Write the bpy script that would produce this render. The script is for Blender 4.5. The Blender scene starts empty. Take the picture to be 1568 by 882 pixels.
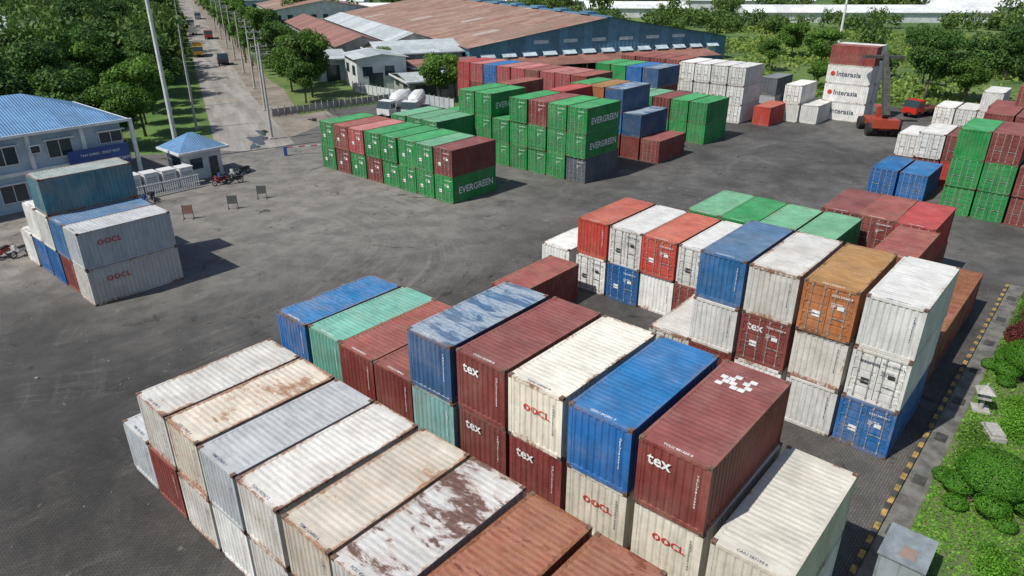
import bpy, math, random
import numpy as np
from mathutils import Vector, Matrix
random.seed(7); rng=np.random.default_rng(7)
sc=bpy.context.scene
COL=sc.collection
R=math.radians

# ------------------------------------------------------------------ materials
def newmat(name):
    m=bpy.data.materials.new(name); m.use_nodes=True
    nt=m.node_tree; b=nt.nodes["Principled BSDF"]
    return m,nt,b
class N:
    """tiny node helper"""
    def __init__(s,nt): s.nt=nt
    def n(s,t,**k):
        x=s.nt.nodes.new(t)
        for a,v in k.items(): setattr(x,a,v)
        return x
    def l(s,a,b): s.nt.links.new(a,b)
    def put(s,sock,v):
        if isinstance(v,bpy.types.NodeSocket): s.l(v,sock)
        else: sock.default_value=v
    def math(s,op,a,b=0.0,c=None,clamp=False):
        x=s.n("ShaderNodeMath",operation=op,use_clamp=clamp)
        s.put(x.inputs[0],a); s.put(x.inputs[1],b)
        if c is not None: s.put(x.inputs[2],c)
        return x.outputs[0]
    def noise(s,vec,scale,detail=4,rough=.55,dist=0.0):
        x=s.n("ShaderNodeTexNoise"); x.inputs["Scale"].default_value=scale
        x.inputs["Detail"].default_value=detail; x.inputs["Roughness"].default_value=rough
        x.inputs["Distortion"].default_value=dist
        if vec is not None: s.l(vec,x.inputs["Vector"])
        return x.outputs[0]
    def ramp(s,v,a,b,lo=0.,hi=1.):
        x=s.n("ShaderNodeMapRange"); x.interpolation_type='SMOOTHSTEP'
        s.put(x.inputs[0],v); s.put(x.inputs[1],a); s.put(x.inputs[2],b)
        s.put(x.inputs[3],lo); s.put(x.inputs[4],hi)
        return x.outputs[0]
    def mix(s,f,a,b,mode='MIX'):
        x=s.n("ShaderNodeMix",data_type='RGBA',blend_type=mode)
        s.put(x.inputs[0],f)
        for i,v in ((6,a),(7,b)):
            if isinstance(v,bpy.types.NodeSocket): s.l(v,x.inputs[i])
            else: x.inputs[i].default_value=(v[0],v[1],v[2],1)
        return x.outputs[2]
    def mapping(s,vec,scale=(1,1,1),loc=(0,0,0)):
        x=s.n("ShaderNodeMapping"); s.l(vec,x.inputs[0]); x.inputs["Scale"].default_value=scale
        x.inputs["Location"].default_value=loc
        return x.outputs[0]
    def bump(s,h,dist,strength=1.0):
        x=s.n("ShaderNodeBump"); x.inputs["Distance"].default_value=dist; x.inputs["Strength"].default_value=strength
        s.l(h,x.inputs["Height"]); return x.outputs[0]

def simple(name,col,rough=.7,metal=0.,var=.18,scale=1.5,bump=0.0):
    m,nt,b=newmat(name); h=N(nt)
    tc=h.n("ShaderNodeTexCoord").outputs["Object"]
    n1=h.noise(tc,scale,6,.65)
    f=h.ramp(n1,.3,.7,1-var,1+var*.5)
    c=h.mix(1.0,col,f,'MULTIPLY'); h.l(c,b.inputs["Base Color"])
    b.inputs["Roughness"].default_value=rough; b.inputs["Metallic"].default_value=metal
    if bump:
        h.l(h.bump(n1,bump),b.inputs["Normal"])
    return m

def paint(name,col,roof=None,rust=.2,patch=0.,patchcol=(.06,.03,.02),rustcol=(.28,.11,.045),L=6.06,dirt=.25,patchamt=.9):
    roof=roof or col
    m,nt,b=newmat(name); h=N(nt)
    tc=h.n("ShaderNodeTexCoord"); oi=h.n("ShaderNodeObjectInfo"); geo=h.n("ShaderNodeNewGeometry")
    obj=tc.outputs["Object"]
    sc_=h.n("ShaderNodeVectorMath",operation='SCALE'); sc_.inputs[0].default_value=(37,53,91); h.l(oi.outputs["Random"],sc_.inputs["Scale"])
    ad=h.n("ShaderNodeVectorMath",operation='ADD'); h.l(obj,ad.inputs[0]); h.l(sc_.outputs[0],ad.inputs[1])
    V=ad.outputs[0]
    sn=h.n("ShaderNodeSeparateXYZ"); h.l(geo.outputs["Normal"],sn.inputs[0])
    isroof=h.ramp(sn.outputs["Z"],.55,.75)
    so=h.n("ShaderNodeSeparateXYZ"); h.l(obj,so.inputs[0])
    dy=h.math('MINIMUM',so.outputs["Y"],h.math('SUBTRACT',2.44,so.outputs["Y"]))
    dx=h.math('MINIMUM',so.outputs["X"],h.math('SUBTRACT',L,so.outputs["X"]))
    dz=h.math('MINIMUM',so.outputs["Z"],h.math('SUBTRACT',2.59,so.outputs["Z"]))
    d1=h.math('MINIMUM',dy,dx)
    edroof=h.ramp(d1,.0,.24,1,0)
    edside=h.ramp(dz,.0,.35,1,0)
    edge=h.math('ADD',h.math('MULTIPLY',edroof,isroof),h.math('MULTIPLY',edside,h.math('SUBTRACT',1.,isroof)))
    big=h.noise(V,.6,8,.62,.3)
    drip=h.noise(h.mapping(V,(4.,4.,.45)),1.6,6,.65)
    rs=h.noise(h.mapping(V,(2.8,.7,1.)),1.5,8,.72)
    mixn=h.n("ShaderNodeMix",data_type='FLOAT'); h.l(isroof,mixn.inputs[0]); h.l(drip,mixn.inputs[2]); h.l(rs,mixn.inputs[3])
    fine=h.noise(V,9.,5,.7)
    val=h.math('ADD',h.math('MULTIPLY',big,.42),h.math('MULTIPLY',mixn.outputs[0],.40))
    val=h.math('ADD',val,h.math('MULTIPLY',fine,.18))
    val=h.math('ADD',val,h.math('MULTIPLY',edge,.09+.05*rust))
    T0=.700-.20*rust
    T=h.math('ADD',T0,h.math('MULTIPLY',h.math('SUBTRACT',.5,oi.outputs["Random"]),.05))
    rmask=h.ramp(val,h.math('SUBTRACT',T,.012),h.math('ADD',T,.045))
    stain=h.ramp(val,h.math('SUBTRACT',T,.14),h.math('ADD',T,.02))
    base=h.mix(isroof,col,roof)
    rv=h.ramp(oi.outputs["Random"],0,1,.85,1.08)
    base=h.mix(1.0,base,rv,'MULTIPLY')
    gn=h.noise(h.mapping(V,(.7,.7,.5)),1.1,7,.68)
    g=h.ramp(gn,.3,.72,1-dirt,1.08)
    base=h.mix(1.0,base,g,'MULTIPLY')
    # water-borne grime: vertical runs on the sides, transverse bands on the roof
    gr=h.ramp(mixn.outputs[0],.36,.56,.84,1.03); base=h.mix(1.0,base,gr,'MULTIPLY')
    scr=h.ramp(h.noise(h.mapping(V,(1.2,9.,9.)),2.,5,.75),.62,.72)
    base=h.mix(h.math('MULTIPLY',scr,.2),base,(.45,.42,.38))
    # dust film (photo's paint is chalky rather than fresh)
    base=h.mix(h.math('MULTIPLY',h.ramp(big,.3,.7),.09),base,(.42,.38,.33))
    stc=h.mix(.5,base,(.42,.27,.15))
    base=h.mix(h.math('MULTIPLY',stain,.2+.45*rust),base,stc)
    rc=h.mix(h.ramp(fine,.35,.65),(rustcol[0]*.35,rustcol[1]*.32,rustcol[2]*.32),rustcol)
    base=h.mix(h.math('MULTIPLY',rmask,.85),base,rc)
    if patch>0:
        pn=h.noise(h.mapping(V,(1.5,.5,1.)),.85,10,.68,.4)
        pm=h.ramp(pn,.655-.13*patch,.705-.13*patch)
        ps=h.ramp(pn,.60-.13*patch,.68-.13*patch)
        pm=h.math('MULTIPLY',pm,isroof); ps=h.math('MULTIPLY',ps,isroof)
        base=h.mix(h.math('MULTIPLY',ps,.4*patchamt),base,tuple(min(1,c*3.0+.1) for c in patchcol))
        pf=h.mix(h.ramp(fine,.3,.6),patchcol,tuple(min(1,c*1.9) for c in patchcol))
        base=h.mix(h.math('MULTIPLY',pm,patchamt),base,pf)
    h.l(base,b.inputs["Base Color"])
    ro=h.math('ADD',.50,h.math('MULTIPLY',gn,.25)); ro=h.math('ADD',ro,h.math('MULTIPLY',rmask,.2),clamp=True)
    h.l(ro,b.inputs["Roughness"])
    b.inputs["Specular IOR Level"].default_value=.35
    hh=h.math('ADD',h.noise(V,1.3,3,.5),h.math('MULTIPLY',fine,.10))
    h.l(h.bump(hh,.06,.9),b.inputs["Normal"])
    return m

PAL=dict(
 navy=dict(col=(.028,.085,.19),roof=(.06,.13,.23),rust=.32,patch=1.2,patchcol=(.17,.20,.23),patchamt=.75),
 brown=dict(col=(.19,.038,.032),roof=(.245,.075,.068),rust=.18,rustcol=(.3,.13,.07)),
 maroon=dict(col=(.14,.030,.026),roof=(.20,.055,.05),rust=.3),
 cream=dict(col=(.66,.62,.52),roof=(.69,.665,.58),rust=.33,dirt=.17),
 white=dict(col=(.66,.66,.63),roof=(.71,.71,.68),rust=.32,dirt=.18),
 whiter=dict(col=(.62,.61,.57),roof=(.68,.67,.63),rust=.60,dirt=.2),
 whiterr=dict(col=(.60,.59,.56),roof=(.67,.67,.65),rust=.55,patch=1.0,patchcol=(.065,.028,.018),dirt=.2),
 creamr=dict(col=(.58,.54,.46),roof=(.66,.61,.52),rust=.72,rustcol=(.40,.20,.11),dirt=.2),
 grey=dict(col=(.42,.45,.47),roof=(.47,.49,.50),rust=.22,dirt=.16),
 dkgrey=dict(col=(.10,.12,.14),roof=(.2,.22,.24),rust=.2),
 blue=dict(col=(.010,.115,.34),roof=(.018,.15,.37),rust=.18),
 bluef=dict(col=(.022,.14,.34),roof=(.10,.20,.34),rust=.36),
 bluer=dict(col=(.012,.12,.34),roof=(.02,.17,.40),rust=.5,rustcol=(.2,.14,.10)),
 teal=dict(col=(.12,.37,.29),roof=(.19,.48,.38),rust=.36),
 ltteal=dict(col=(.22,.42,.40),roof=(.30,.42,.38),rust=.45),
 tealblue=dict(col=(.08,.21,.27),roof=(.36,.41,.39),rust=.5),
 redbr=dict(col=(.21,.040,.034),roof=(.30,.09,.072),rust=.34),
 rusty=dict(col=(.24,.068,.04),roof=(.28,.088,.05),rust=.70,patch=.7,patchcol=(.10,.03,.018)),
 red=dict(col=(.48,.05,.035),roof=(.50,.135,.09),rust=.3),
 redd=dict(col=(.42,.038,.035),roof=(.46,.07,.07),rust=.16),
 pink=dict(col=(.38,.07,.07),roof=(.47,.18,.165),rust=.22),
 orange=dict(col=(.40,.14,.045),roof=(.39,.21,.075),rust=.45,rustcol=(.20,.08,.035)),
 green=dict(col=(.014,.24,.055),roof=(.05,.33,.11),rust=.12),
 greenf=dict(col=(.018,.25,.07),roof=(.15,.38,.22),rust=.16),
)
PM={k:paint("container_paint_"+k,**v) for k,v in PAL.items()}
M_bar=simple("lock_bar_steel",(.36,.36,.34),.5,.3,.3,4)
M_dark=simple("gasket_rubber",(.03,.03,.03),.8)
M_cast=simple("corner_casting",(.17,.10,.07),.8,0,.5,6)
M_txtw=simple("lettering_white",(.72,.72,.70),.6,0,.25,4)
M_txtr=simple("lettering_red",(.55,.03,.02),.6,0,.3,4)
M_txtd=simple("lettering_dark",(.04,.06,.10),.6)

# ------------------------------------------------------------------ mesh builder
class MB:
    def __init__(s): s.v=[];s.f=[];s.m=[]
    def quad(s,a,b,c,d,mi=0):
        i=len(s.v); s.v+= [tuple(a),tuple(b),tuple(c),tuple(d)]; s.f.append((i,i+1,i+2,i+3)); s.m.append(mi)
    def tri(s,a,b,c,mi=0):
        i=len(s.v); s.v+= [tuple(a),tuple(b),tuple(c)]; s.f.append((i,i+1,i+2)); s.m.append(mi)
    def poly(s,pts,mi=0):
        i=len(s.v); s.v+=[tuple(p) for p in pts]; s.f.append(tuple(range(i,i+len(pts)))); s.m.append(mi)
    def box(s,x0,y0,z0,x1,y1,z1,mi=0,M=None):
        P=[(x0,y0,z0),(x1,y0,z0),(x1,y1,z0),(x0,y1,z0),(x0,y0,z1),(x1,y0,z1),(x1,y1,z1),(x0,y1,z1)]
        if M is not None: P=[tuple(M@Vector(p)) for p in P]
        i=len(s.v); s.v+=P
        for q in ((0,3,2,1),(4,5,6,7),(0,1,5,4),(1,2,6,5),(2,3,7,6),(3,0,4,7)):
            s.f.append(tuple(i+k for k in q)); s.m.append(mi)
    def cyl(s,p0,p1,r0,r1=None,n=10,mi=0,caps=True):
        r1=r0 if r1 is None else r1
        p0=Vector(p0);p1=Vector(p1);d=(p1-p0).normalized()
        a=d.orthogonal().normalized();b=d.cross(a)
        i=len(s.v)
        for k in range(n):
            t=2*math.pi*k/n; o=a*math.cos(t)+b*math.sin(t)
            s.v.append(tuple(p0+o*r0)); s.v.append(tuple(p1+o*r1))
        for k in range(n):
            k2=(k+1)%n
            s.f.append((i+2*k,i+2*k2,i+2*k2+1,i+2*k+1)); s.m.append(mi)
        if caps:
            s.f.append(tuple(i+2*k for k in range(n))[::-1]); s.m.append(mi)
            s.f.append(tuple(i+2*k+1 for k in range(n))); s.m.append(mi)
    def wave(s,o,u,vv,nn,L,Hh,pitch,depth,mi=0):
        o=Vector(o);u=Vector(u);vv=Vector(vv);nn=Vector(nn)
        n=max(1,round(L/pitch)); p=L/n
        pts=[(0,0)]
        for k in range(n):
            b=k*p
            pts+=[(b+p*.30,0),(b+p*.50,-depth),(b+p*.80,-depth),(b+p,0)]
        i=len(s.v)
        for t,d in pts:
            q=o+u*t+nn*d; s.v.append(tuple(q)); s.v.append(tuple(q+vv*Hh))
        for k in range(len(pts)-1):
            s.f.append((i+2*k,i+2*k+2,i+2*k+3,i+2*k+1)); s.m.append(mi)
    def mesh(s,name,mats,smooth=False):
        me=bpy.data.meshes.new(name); me.from_pydata(s.v,[],s.f)
        for m in mats: me.materials.append(m)
        me.polygons.foreach_set("material_index",s.m)
        if smooth: me.polygons.foreach_set("use_smooth",[True]*len(s.f))
        me.update(); return me
    def obj(s,name,mats,loc=(0,0,0),rz=0,parent=None,smooth=False):
        ob=bpy.data.objects.new(name,s.mesh(name,mats,smooth)); COL.objects.link(ob)
        ob.location=loc; ob.rotation_euler=(0,0,rz)
        if parent: ob.parent=parent
        return ob
def inst(name,me,loc,rz=0,scale=(1,1,1),parent=None):
    ob=bpy.data.objects.new(name,me); COL.objects.link(ob); ob.location=loc; ob.rotation_euler=(0,0,rz); ob.scale=scale
    if parent: ob.parent=parent
    return ob

# ------------------------------------------------------------------ container meshes
W_,H_=2.44,2.59
def container_mesh(L,end,H=2.575):
    b=MB(); W=W_; p=.16
    for y in (0,W-.12):
        b.box(0.17,y,0,L-.17,y+.12,.16); b.box(.17,y,H-.09,L-.17,y+.12,H-.015)
    for x in (0,L-.12):
        b.box(x,.17,0,x+.12,W-.17,.16); b.box(x,.17,H-.13,x+.12,W-.17,H-.012)
    for x in (0,L-p):
        for y in (0,W-p): b.box(x+.004,y+.004,.12,x+p-.004,y+p-.004,H-.12)
    for x in (-.004,L-.174):
        for y in (-.004,W-.16):
            b.box(x,y,-.002,x+.178,y+.164,.118,2); b.box(x,y,H-.115,x+.178,y+.164,H+.008,2)
            for z in (.03,H-.085):
                xx=x-.003 if x<1 else x+.178
                b.box(xx,y+.05,z,xx+.003,y+.115,z+.06,1)
                yy=y-.003 if y<1 else y+.164
                b.box(x+.05,yy,z,x+.13,yy+.003,z+.06,1)
    b.wave((p,.018,.16),(1,0,0),(0,0,1),(0,-1,0),L-2*p,H-.25,.278,.036)
    b.wave((L-p,W-.018,.16),(-1,0,0),(0,0,1),(0,1,0),L-2*p,H-.25,.278,.036)
    zr=H-.02
    b.quad((.1,.1,zr),(.42,.1,zr),(.42,W-.1,zr),(.1,W-.1,zr)); b.quad((L-.42,.1,zr),(L-.1,.1,zr),(L-.1,W-.1,zr),(L-.42,W-.1,zr))
    b.wave((.42,.1,zr),(1,0,0),(0,1,0),(0,0,1),L-.84,W-.2,.235,.011)
    b.box(.1,.1,.1,L-.1,W-.1,.14)
    b.wave((L-.02,p,.16),(0,1,0),(0,0,1),(1,0,0),W-2*p,H-.29,.24,.04)
    if end=='blank':
        b.wave((.02,W-p,.16),(0,-1,0),(0,0,1),(-1,0,0),W-2*p,H-.29,.26,.038)
    else:
        for k in range(2):
            y0=p+.012+k*(W/2-p); y1=y0+W/2-p-.024
            z0,z1=.19,H-.16
            b.box(.035,y0,z0,.06,y1,z1,0)
            n=5; hh=(z1-z0-.12)/n
            for j in range(n):
                za=z0+.06+j*hh+.05; zb=za+hh-.10
                b.box(.014,y0+.07,za,.036,y1-.07,zb,0)
            b.box(.028,y0-.012,z0-.02,.033,y0,z1+.02,1); b.box(.028,y1,z0-.02,.033,y1+.012,z1+.02,1)
            for yb in (y0+.24,y1-.24):
                b.cyl((-.012,yb,.10),(-.012,yb,H-.07),.024,n=6,mi=3)
                for z in (.17,.75,1.45,H-.2): b.box(-.028,yb-.05,z,.02,yb+.05,z+.06,3)
                b.box(-.035,yb-.03,1.02,-.02,yb+.34*(1 if yb<(y0+y1)/2 else -1),1.07,3)
            for z in (.35,.95,1.55,2.1):
                yy=y0-.02 if k==0 else y1-.10
                b.box(-.006,yy,z,.034,yy+.12,z+.10,0)
    return b.mesh("container_%s_%d"%(end,L),[PM['white'],M_dark,M_cast,M_bar])
CM={(L,e):container_mesh(L,e) for L in (6.06,12.19) for e in ('blank','door')}

_tc={}
def textdata(t,size,mat,bold=0.0,sp=1.0):
    k=(t,size,mat.name,bold,sp)
    if k not in _tc:
        c=bpy.data.curves.new("lettering","FONT"); c.body=t; c.size=size; c.offset=bold; c.resolution_u=2; c.space_character=sp
        c.materials.append(mat); _tc[k]=c
    return _tc[k]
FX=(R(90),0,R(-90)); FY=(R(90),0,0); FT=(0,0,R(-90))
def text(parent,t,loc,rot,size,mat,bold=0.,name="lettering",sx=1.0,sp=1.0):
    ob=bpy.data.objects.new(name,textdata(t,size,mat,bold,sp)); COL.objects.link(ob)
    ob.parent=parent; ob.location=loc; ob.rotation_euler=rot; ob.scale=(sx,1,1)
    return ob

def cont(x,y,lev,spec,L=6.06,rz=0):
    pr=spec.split("."); colr=pr[0]; end='door' if 'd' in pr[1:] else 'blank'
    jx=random.uniform(-.07,.07); jy=random.uniform(-.03,.03)
    ob=bpy.data.objects.new("shipping_container",CM[(L,end)]); COL.objects.link(ob)
    ob.location=(x+jx,y+jy,lev*H_+.01); ob.rotation_euler=(0,0,rz+random.uniform(-.007,.007))
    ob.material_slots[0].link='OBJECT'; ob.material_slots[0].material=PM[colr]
    dark=colr in('white','whiter','whiterr','cream','creamr','grey')
    mt=M_txtd if dark else M_txtw
    num=random.choice(["TEMU","TGHU","FCIU","CAIU","TCLU","OOLU","GESU"])+" %06d %d"%(random.randint(100000,999999),random.randint(0,9))
    for p in pr[1:]:
        if p=='tex':
            text(ob,"tex",(-.014,2.08,1.78),FX,.60,M_txtw,.012)
        elif p=='oocl':
            text(ob,"OOCL",(-.014,1.72,1.42),FX,.38,M_txtr,.008,sp=1.15)
        elif p=='ooclside':
            text(ob,"OOCL",(1.1,-.014,1.5),FY,.50,M_txtr,.010,sp=1.12)
        elif p=='eg':
            text(ob,"EVERGREEN",(.75,-.014,.85),FY,.92,M_txtw,.02)
        elif p=='ym':
            text(ob,"K MARITIME",(.6,-.014,1.0),FY,.8,M_txtw,.02)
        elif p=='ia':
            text(ob,"Interasia",(1.35,-.014,1.0),FY,.98,M_txtd,.008)
            b=MB(); b.cyl((.85,-.016,1.3),(.85,-.008,1.3),.32,n=16); b.obj("logo_disc",[M_txtr],parent=ob)
        elif p=='iad':
            text(ob,"Interasia",(-.045,2.05,1.98),FX,.25,M_txtd,.004)
        elif p=='blk':
            b=MB()
            for i,j in ((0,1),(0,2),(1,0),(1,2),(2,1),(2,3),(3,0),(3,2),(1,3),(0,4),(2,4)):
                o_=.12 if i%2 else 0
                b.box(4.35+i*.24,.75+j*.27+o_,2.5565,4.35+i*.24+.22,.75+j*.27+o_+.24,2.5595)
            b.obj("roof_marking",[M_txtw],parent=ob)
    if x<70:
        if end=='blank':
            text(ob,"\n".join(num.replace(" ","")[:11]),(-.014,.42,2.05),FX,.115,mt,.003)
        text(ob,num,(.14,1.7,2.5575),FT,.15,mt,.003)
        if end=='door':
            text(ob,num,(-.045,1.12,2.12),FX,.14,mt,.003)
            text(ob,"MAX GROSS\nTARE\nNET",(-.045,1.08,1.75),FX,.09,mt,.002)
            if x<45:
                b=MB(); b.box(-.02,1.5,.9,-.016,1.85,1.2); b.box(-.02,.5,1.5,-.016,.8,1.7); b.obj("placards",[M_dark if dark else M_txtw],parent=ob)
    return ob
def column(x,y,specs,L=6.06):
    for i,s in enumerate(specs.split()): 
        if s!='-': cont(x,y,i,s,L)

X=8.0
for y,s in ((27.4,"grey"),(24.75,"brown whiter"),(22.12,"whiter creamr"),(19.5,"white grey"),(16.9,"whiter whiter"),
            (14.2,"brown creamr"),(11.6,"white whiterr"),(8.95,"maroon rusty"),(6.3,"maroon rusty"),):
    column(X,y,s)
X=15.9
for y,s in ((27.0,"brown bluer"),(24.45,"blue teal"),(21.95,"brown redbr"),(19.42,"maroon redbr"),
            (16.88,"brown ltteal navy"),(14.2,"maroon brown.tex brown.tex"),(11.55,"brown brown.tex cream.oocl"),
            (8.85,"brown cream.oocl blue"),(6.15,"maroon cream.oocl brown.tex.blk"),(3.45,"white cream.oocl")):
    column(X,y,s)
X=31.1
for y,s in ((14.45,"whiter.d"),(11.95,"brown white bluef"),(9.3,"white brown.tex.d whiter"),(6.65,"white whiter orange.d"),(4.0,"bluer.d white.d.iad white")):
    column(X,y,s)
column(29.6,25.0,"redbr")
X=37.2
for y,s in ((27.0,"white"),(23.9,"white.d red"),(21.3,"blue.d white.d"),(18.75,"white red.d"),(16.2,"redbr.d white.d")):
    column(X,y,s)
for y,s in ((19.2,"green greenf"),(16.7,"green green"),(14.2,"green greenf"),(11.65,"green greenf")): column(43.7,y,s)
column(44.0,6.95,"brown redbr"); column(39.5,4.2,"rusty",12.19)
for y,s in ((12.2,"brown.d brown.d"),(9.75,"brown.d redbr.d"),(7.25,"brown.d redd.d")): column(50.5,y,s)
column(74.6,15.2,"blue.d"); column(74.6,12.55,"blue.d")
for y,s in ((8.3,"green.d green.d green"),(5.75,"green.d green.d brown.d"),(3.1,"brown.d brown.d"),(.5,"pink.d")): column(72.5,y,s)
for y,s in ((13.2,"brown.d white.d"),(10.6,"redd brown.d"),(8.0,"brown.d pink.d redbr"),(5.4,"brown brown.d brown"),(2.8,"pink.d redbr.d pink")): column(82,y,s)
for y,s in ((17.4,"white.d"),(14.9,"white.d")): column(93,y,s)
for y,s in ((10.5,"brown.d brown.d"),(7.9,"brown brown.d redbr.d"),(5.3,"brown brown.d redbr.d"),(2.7,"brown brown pink"),(0,"brown brown redbr.d")): column(103,y,s)
for y,s in ((18.2,"white.d"),(15.6,"white.d"),(13,"white.d white")): column(115,y,s)
ecols=[("green.d.eg","brown.d"),("green.d","greenf.d"),("green.d","green.d"),("green.d","green.d"),("brown.d","green.d"),("green.d","pink.d"),("brown.d","redbr.d"),("green.d","green.d")]
for i,(a,c) in enumerate(ecols): column(44.6,46.2+i*2.62,a+" "+c)
for i in range(3): column(52.5,56.5+i*2.6,"green.d greenf.d")
fc=["dkgrey.d green.d.eg green.d.eg","green.d green.d green.d","green.d green.d brown.d","green.d green.d green.d","green.d green.d","green.d green.d green.d.eg","green.d green.d green.d","brown.d green.d"]
for i,s in enumerate(fc): column(58.3,40.7+i*2.62,s)
for i,s in enumerate(["","","brown brown redd","brown pink","green green","brown brown redbr"]):
    if s: column(65.0,43.4+i*2.62,s)
column(70.4,39.0,"brown.d")
for i,s in enumerate(["brown navy","brown blue navy","brown brown orange","brown green green.d","brown blue","blue brown"]): column(70.4,41.7+i*2.62,s)
for i,s in enumerate(["green.d green.d","green.d green.d","green.d brown.d","green.d greenf.d","blue.d greenf.d","brown blue"]): column(82.2,39.4+i*2.62,s)
fr=["brown.d brown.d redbr.ym","brown.d pink.d pink.d","brown.d redd.d pink.d","brown.d redbr.d redbr.d","redd.d redbr.d pink.d","brown.d redbr.d pink.d","brown.d navy.d blue.d","redd.d redbr.d pink.d","red.d redd.d redd.d"]
for i,s in enumerate(fr): column(76,53.4+i*2.62,s)
for i,s in enumerate(["brown brown navy","brown blue blue","brown blue green.eg","blue brown green"]): column(88,50+i*2.62,s) 
for i in range(4): column(98.5,52.4+i*2.62,"brown.d brown.d redbr.d")
for i in range(4): column(97.2,41.5+i*2.62,"white.d white.d white.d")
column(98.2,37.6,"red"); column(103.5,35.6,"white white.d"); column(104,33.0,"white"); column(108,41,"grey dkgrey")
for lev,(a,c) in enumerate((("white.ia","white"),("white.ia","white"),("white.ia","white"),("redbr","white"))):
    cont(109.2,34.4,lev,a,rz=R(-90)); cont(111.8,34.4,lev,c,rz=R(-90))
X=13.4
column(X,48.7,"whiter.ooclside grey.ooclside") ; column(X,51.25,"redbr bluef"); column(X,53.85,"blue white.ooclside tealblue"); column(X,56.5,"bluer white")
column(X,59.1,"white")

# ------------------------------------------------------------------ ground
def sheet(name,pts,z,mat):
    b=MB(); b.poly([(x,y,z) for x,y in pts]); return b.obj(name,[mat])
def m_ground():
    m,nt,b=newmat("grassland"); h=N(nt); tc=h.n("ShaderNodeTexCoord").outputs["Object"]
    n1=h.noise(tc,.035,8,.65); n2=h.noise(tc,.7,8,.7)
    c=h.mix(h.ramp(n1,.42,.62),(.06,.12,.025),(.14,.20,.05))
    c=h.mix(h.ramp(n2,.4,.7),c,(.08,.14,.03)); c=h.mix(h.ramp(h.noise(tc,.09,6),.62,.7),c,(.22,.19,.12))
    h.l(c,b.inputs["Base Color"]); b.inputs["Roughness"].default_value=.95
    h.l(h.bump(n2,.4),b.inputs["Normal"]); return m
def m_yard():
    m,nt,b=newmat("yard_asphalt"); h=N(nt); tc=h.n("ShaderNodeTexCoord").outputs["Object"]
    sp=h.n("ShaderNodeSeparateXYZ"); h.l(tc,sp.inputs[0])
    n1=h.noise(tc,.055,9,.62,.6); n2=h.noise(tc,.45,8,.7); n3=h.noise(tc,14,4,.7); n4=h.noise(tc,.16,7,.7,.8)
    c=h.mix(h.ramp(n1,.35,.68),(.072,.070,.068),(.125,.120,.113))
    c=h.mix(1.,c,h.ramp(n2,.3,.7,.78,1.15),'MULTIPLY'); c=h.mix(1.,c,h.ramp(n4,.3,.7,.68,1.2),'MULTIPLY')
    def dist(cx,cy,nz=0):
        dx=h.math('SUBTRACT',sp.outputs[0],cx); dy=h.math('SUBTRACT',sp.outputs[1],cy)
        d=h.math('SQRT',h.math('ADD',h.math('MULTIPLY',dx,dx),h.math('MULTIPLY',dy,dy)))
        return h.math('ADD',d,h.math('MULTIPLY',h.math('SUBTRACT',n1,.5),nz)) if nz else d
    dk=h.ramp(dist(6,38,30),10,30,.66,1.0); c=h.mix(1.,c,dk,'MULTIPLY')
    dz=h.ramp(dist(36,62,45),8,36,1,0)
    c=h.mix(h.math('MULTIPLY',dz,.8),c,h.mix(h.ramp(n2,.35,.65),(.160,.150,.137),(.255,.24,.215)))
    dz2=h.ramp(dist(12,70,30),4,16,1,0)
    c=h.mix(h.math('MULTIPLY',dz2,.7),c,h.mix(h.ramp(n2,.35,.65),(.17,.15,.13),(.30,.27,.24)))
    wob=h.math('MULTIPLY',h.noise(tc,.035,2,.4),26.0)
    brk=h.ramp(h.noise(tc,.11,6,.7),.44,.62)
    def arcs(cx,cy,r0,r1,freq,amt,c,colr,seed):
        d=dist(cx,cy); dn=h.math('ADD',h.math('ADD',d,wob),seed)
        cmb=h.n("ShaderNodeCombineXYZ"); h.l(h.math('MULTIPLY',dn,freq),cmb.inputs[0]); h.l(h.math('MULTIPLY',n4,1.2),cmb.inputs[1])
        nn=h.noise(cmb.outputs[0],1.,5,.7)
        k=h.ramp(nn,.48,.70); k=h.math('MULTIPLY',k,h.ramp(d,r0,r0+6)); k=h.math('MULTIPLY',k,h.ramp(d,r1-12,r1,1,0))
        k=h.math('MULTIPLY',k,brk)
        return h.mix(h.math('MULTIPLY',k,amt),c,colr)
    c=arcs(12,60,12,42,1.3,.45,c,(.25,.235,.21),3); c=arcs(18,55,13,38,1.6,.55,c,(.055,.052,.05),17)
    c=arcs(70,120,50,100,1.1,.4,c,(.05,.048,.045),31); c=arcs(90,-30,40,130,1.0,.4,c,(.17,.165,.155),47)
    c=h.mix(h.math('MULTIPLY',h.ramp(h.noise(tc,.33,6,.65,1.0),.61,.69),.75),c,(.03,.028,.026))
    c=h.mix(h.math('MULTIPLY',h.ramp(h.noise(tc,.12,8,.72,.5),.58,.68),.5),c,(.045,.043,.04))
    c=h.mix(h.math('MULTIPLY',h.ramp(h.noise(tc,.8,6,.7),.63,.72),.5),c,(.28,.265,.24))
    vo=h.n("ShaderNodeTexVoronoi",feature='DISTANCE_TO_EDGE'); vo.inputs["Scale"].default_value=.22; 
    vm=h.n("ShaderNodeVectorMath",operation='ADD'); h.l(tc,vm.inputs[0]); vs=h.n("ShaderNodeVectorMath",operation='SCALE'); nz=h.n("ShaderNodeTexNoise"); nz.inputs["Scale"].default_value=.6; nz.inputs["Detail"].default_value=4; h.l(tc,nz.inputs["Vector"]); h.l(nz.outputs["Color"],vs.inputs[0]); vs.inputs["Scale"].default_value=4; h.l(vs.outputs[0],vm.inputs[1]); h.l(vm.outputs[0],vo.inputs["Vector"])
    cr=h.math('MULTIPLY',h.ramp(vo.outputs["Distance"],.0,.012,1,0),h.ramp(n4,.5,.62)); c=h.mix(h.math('MULTIPLY',cr,.6),c,(.03,.03,.03))
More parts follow.
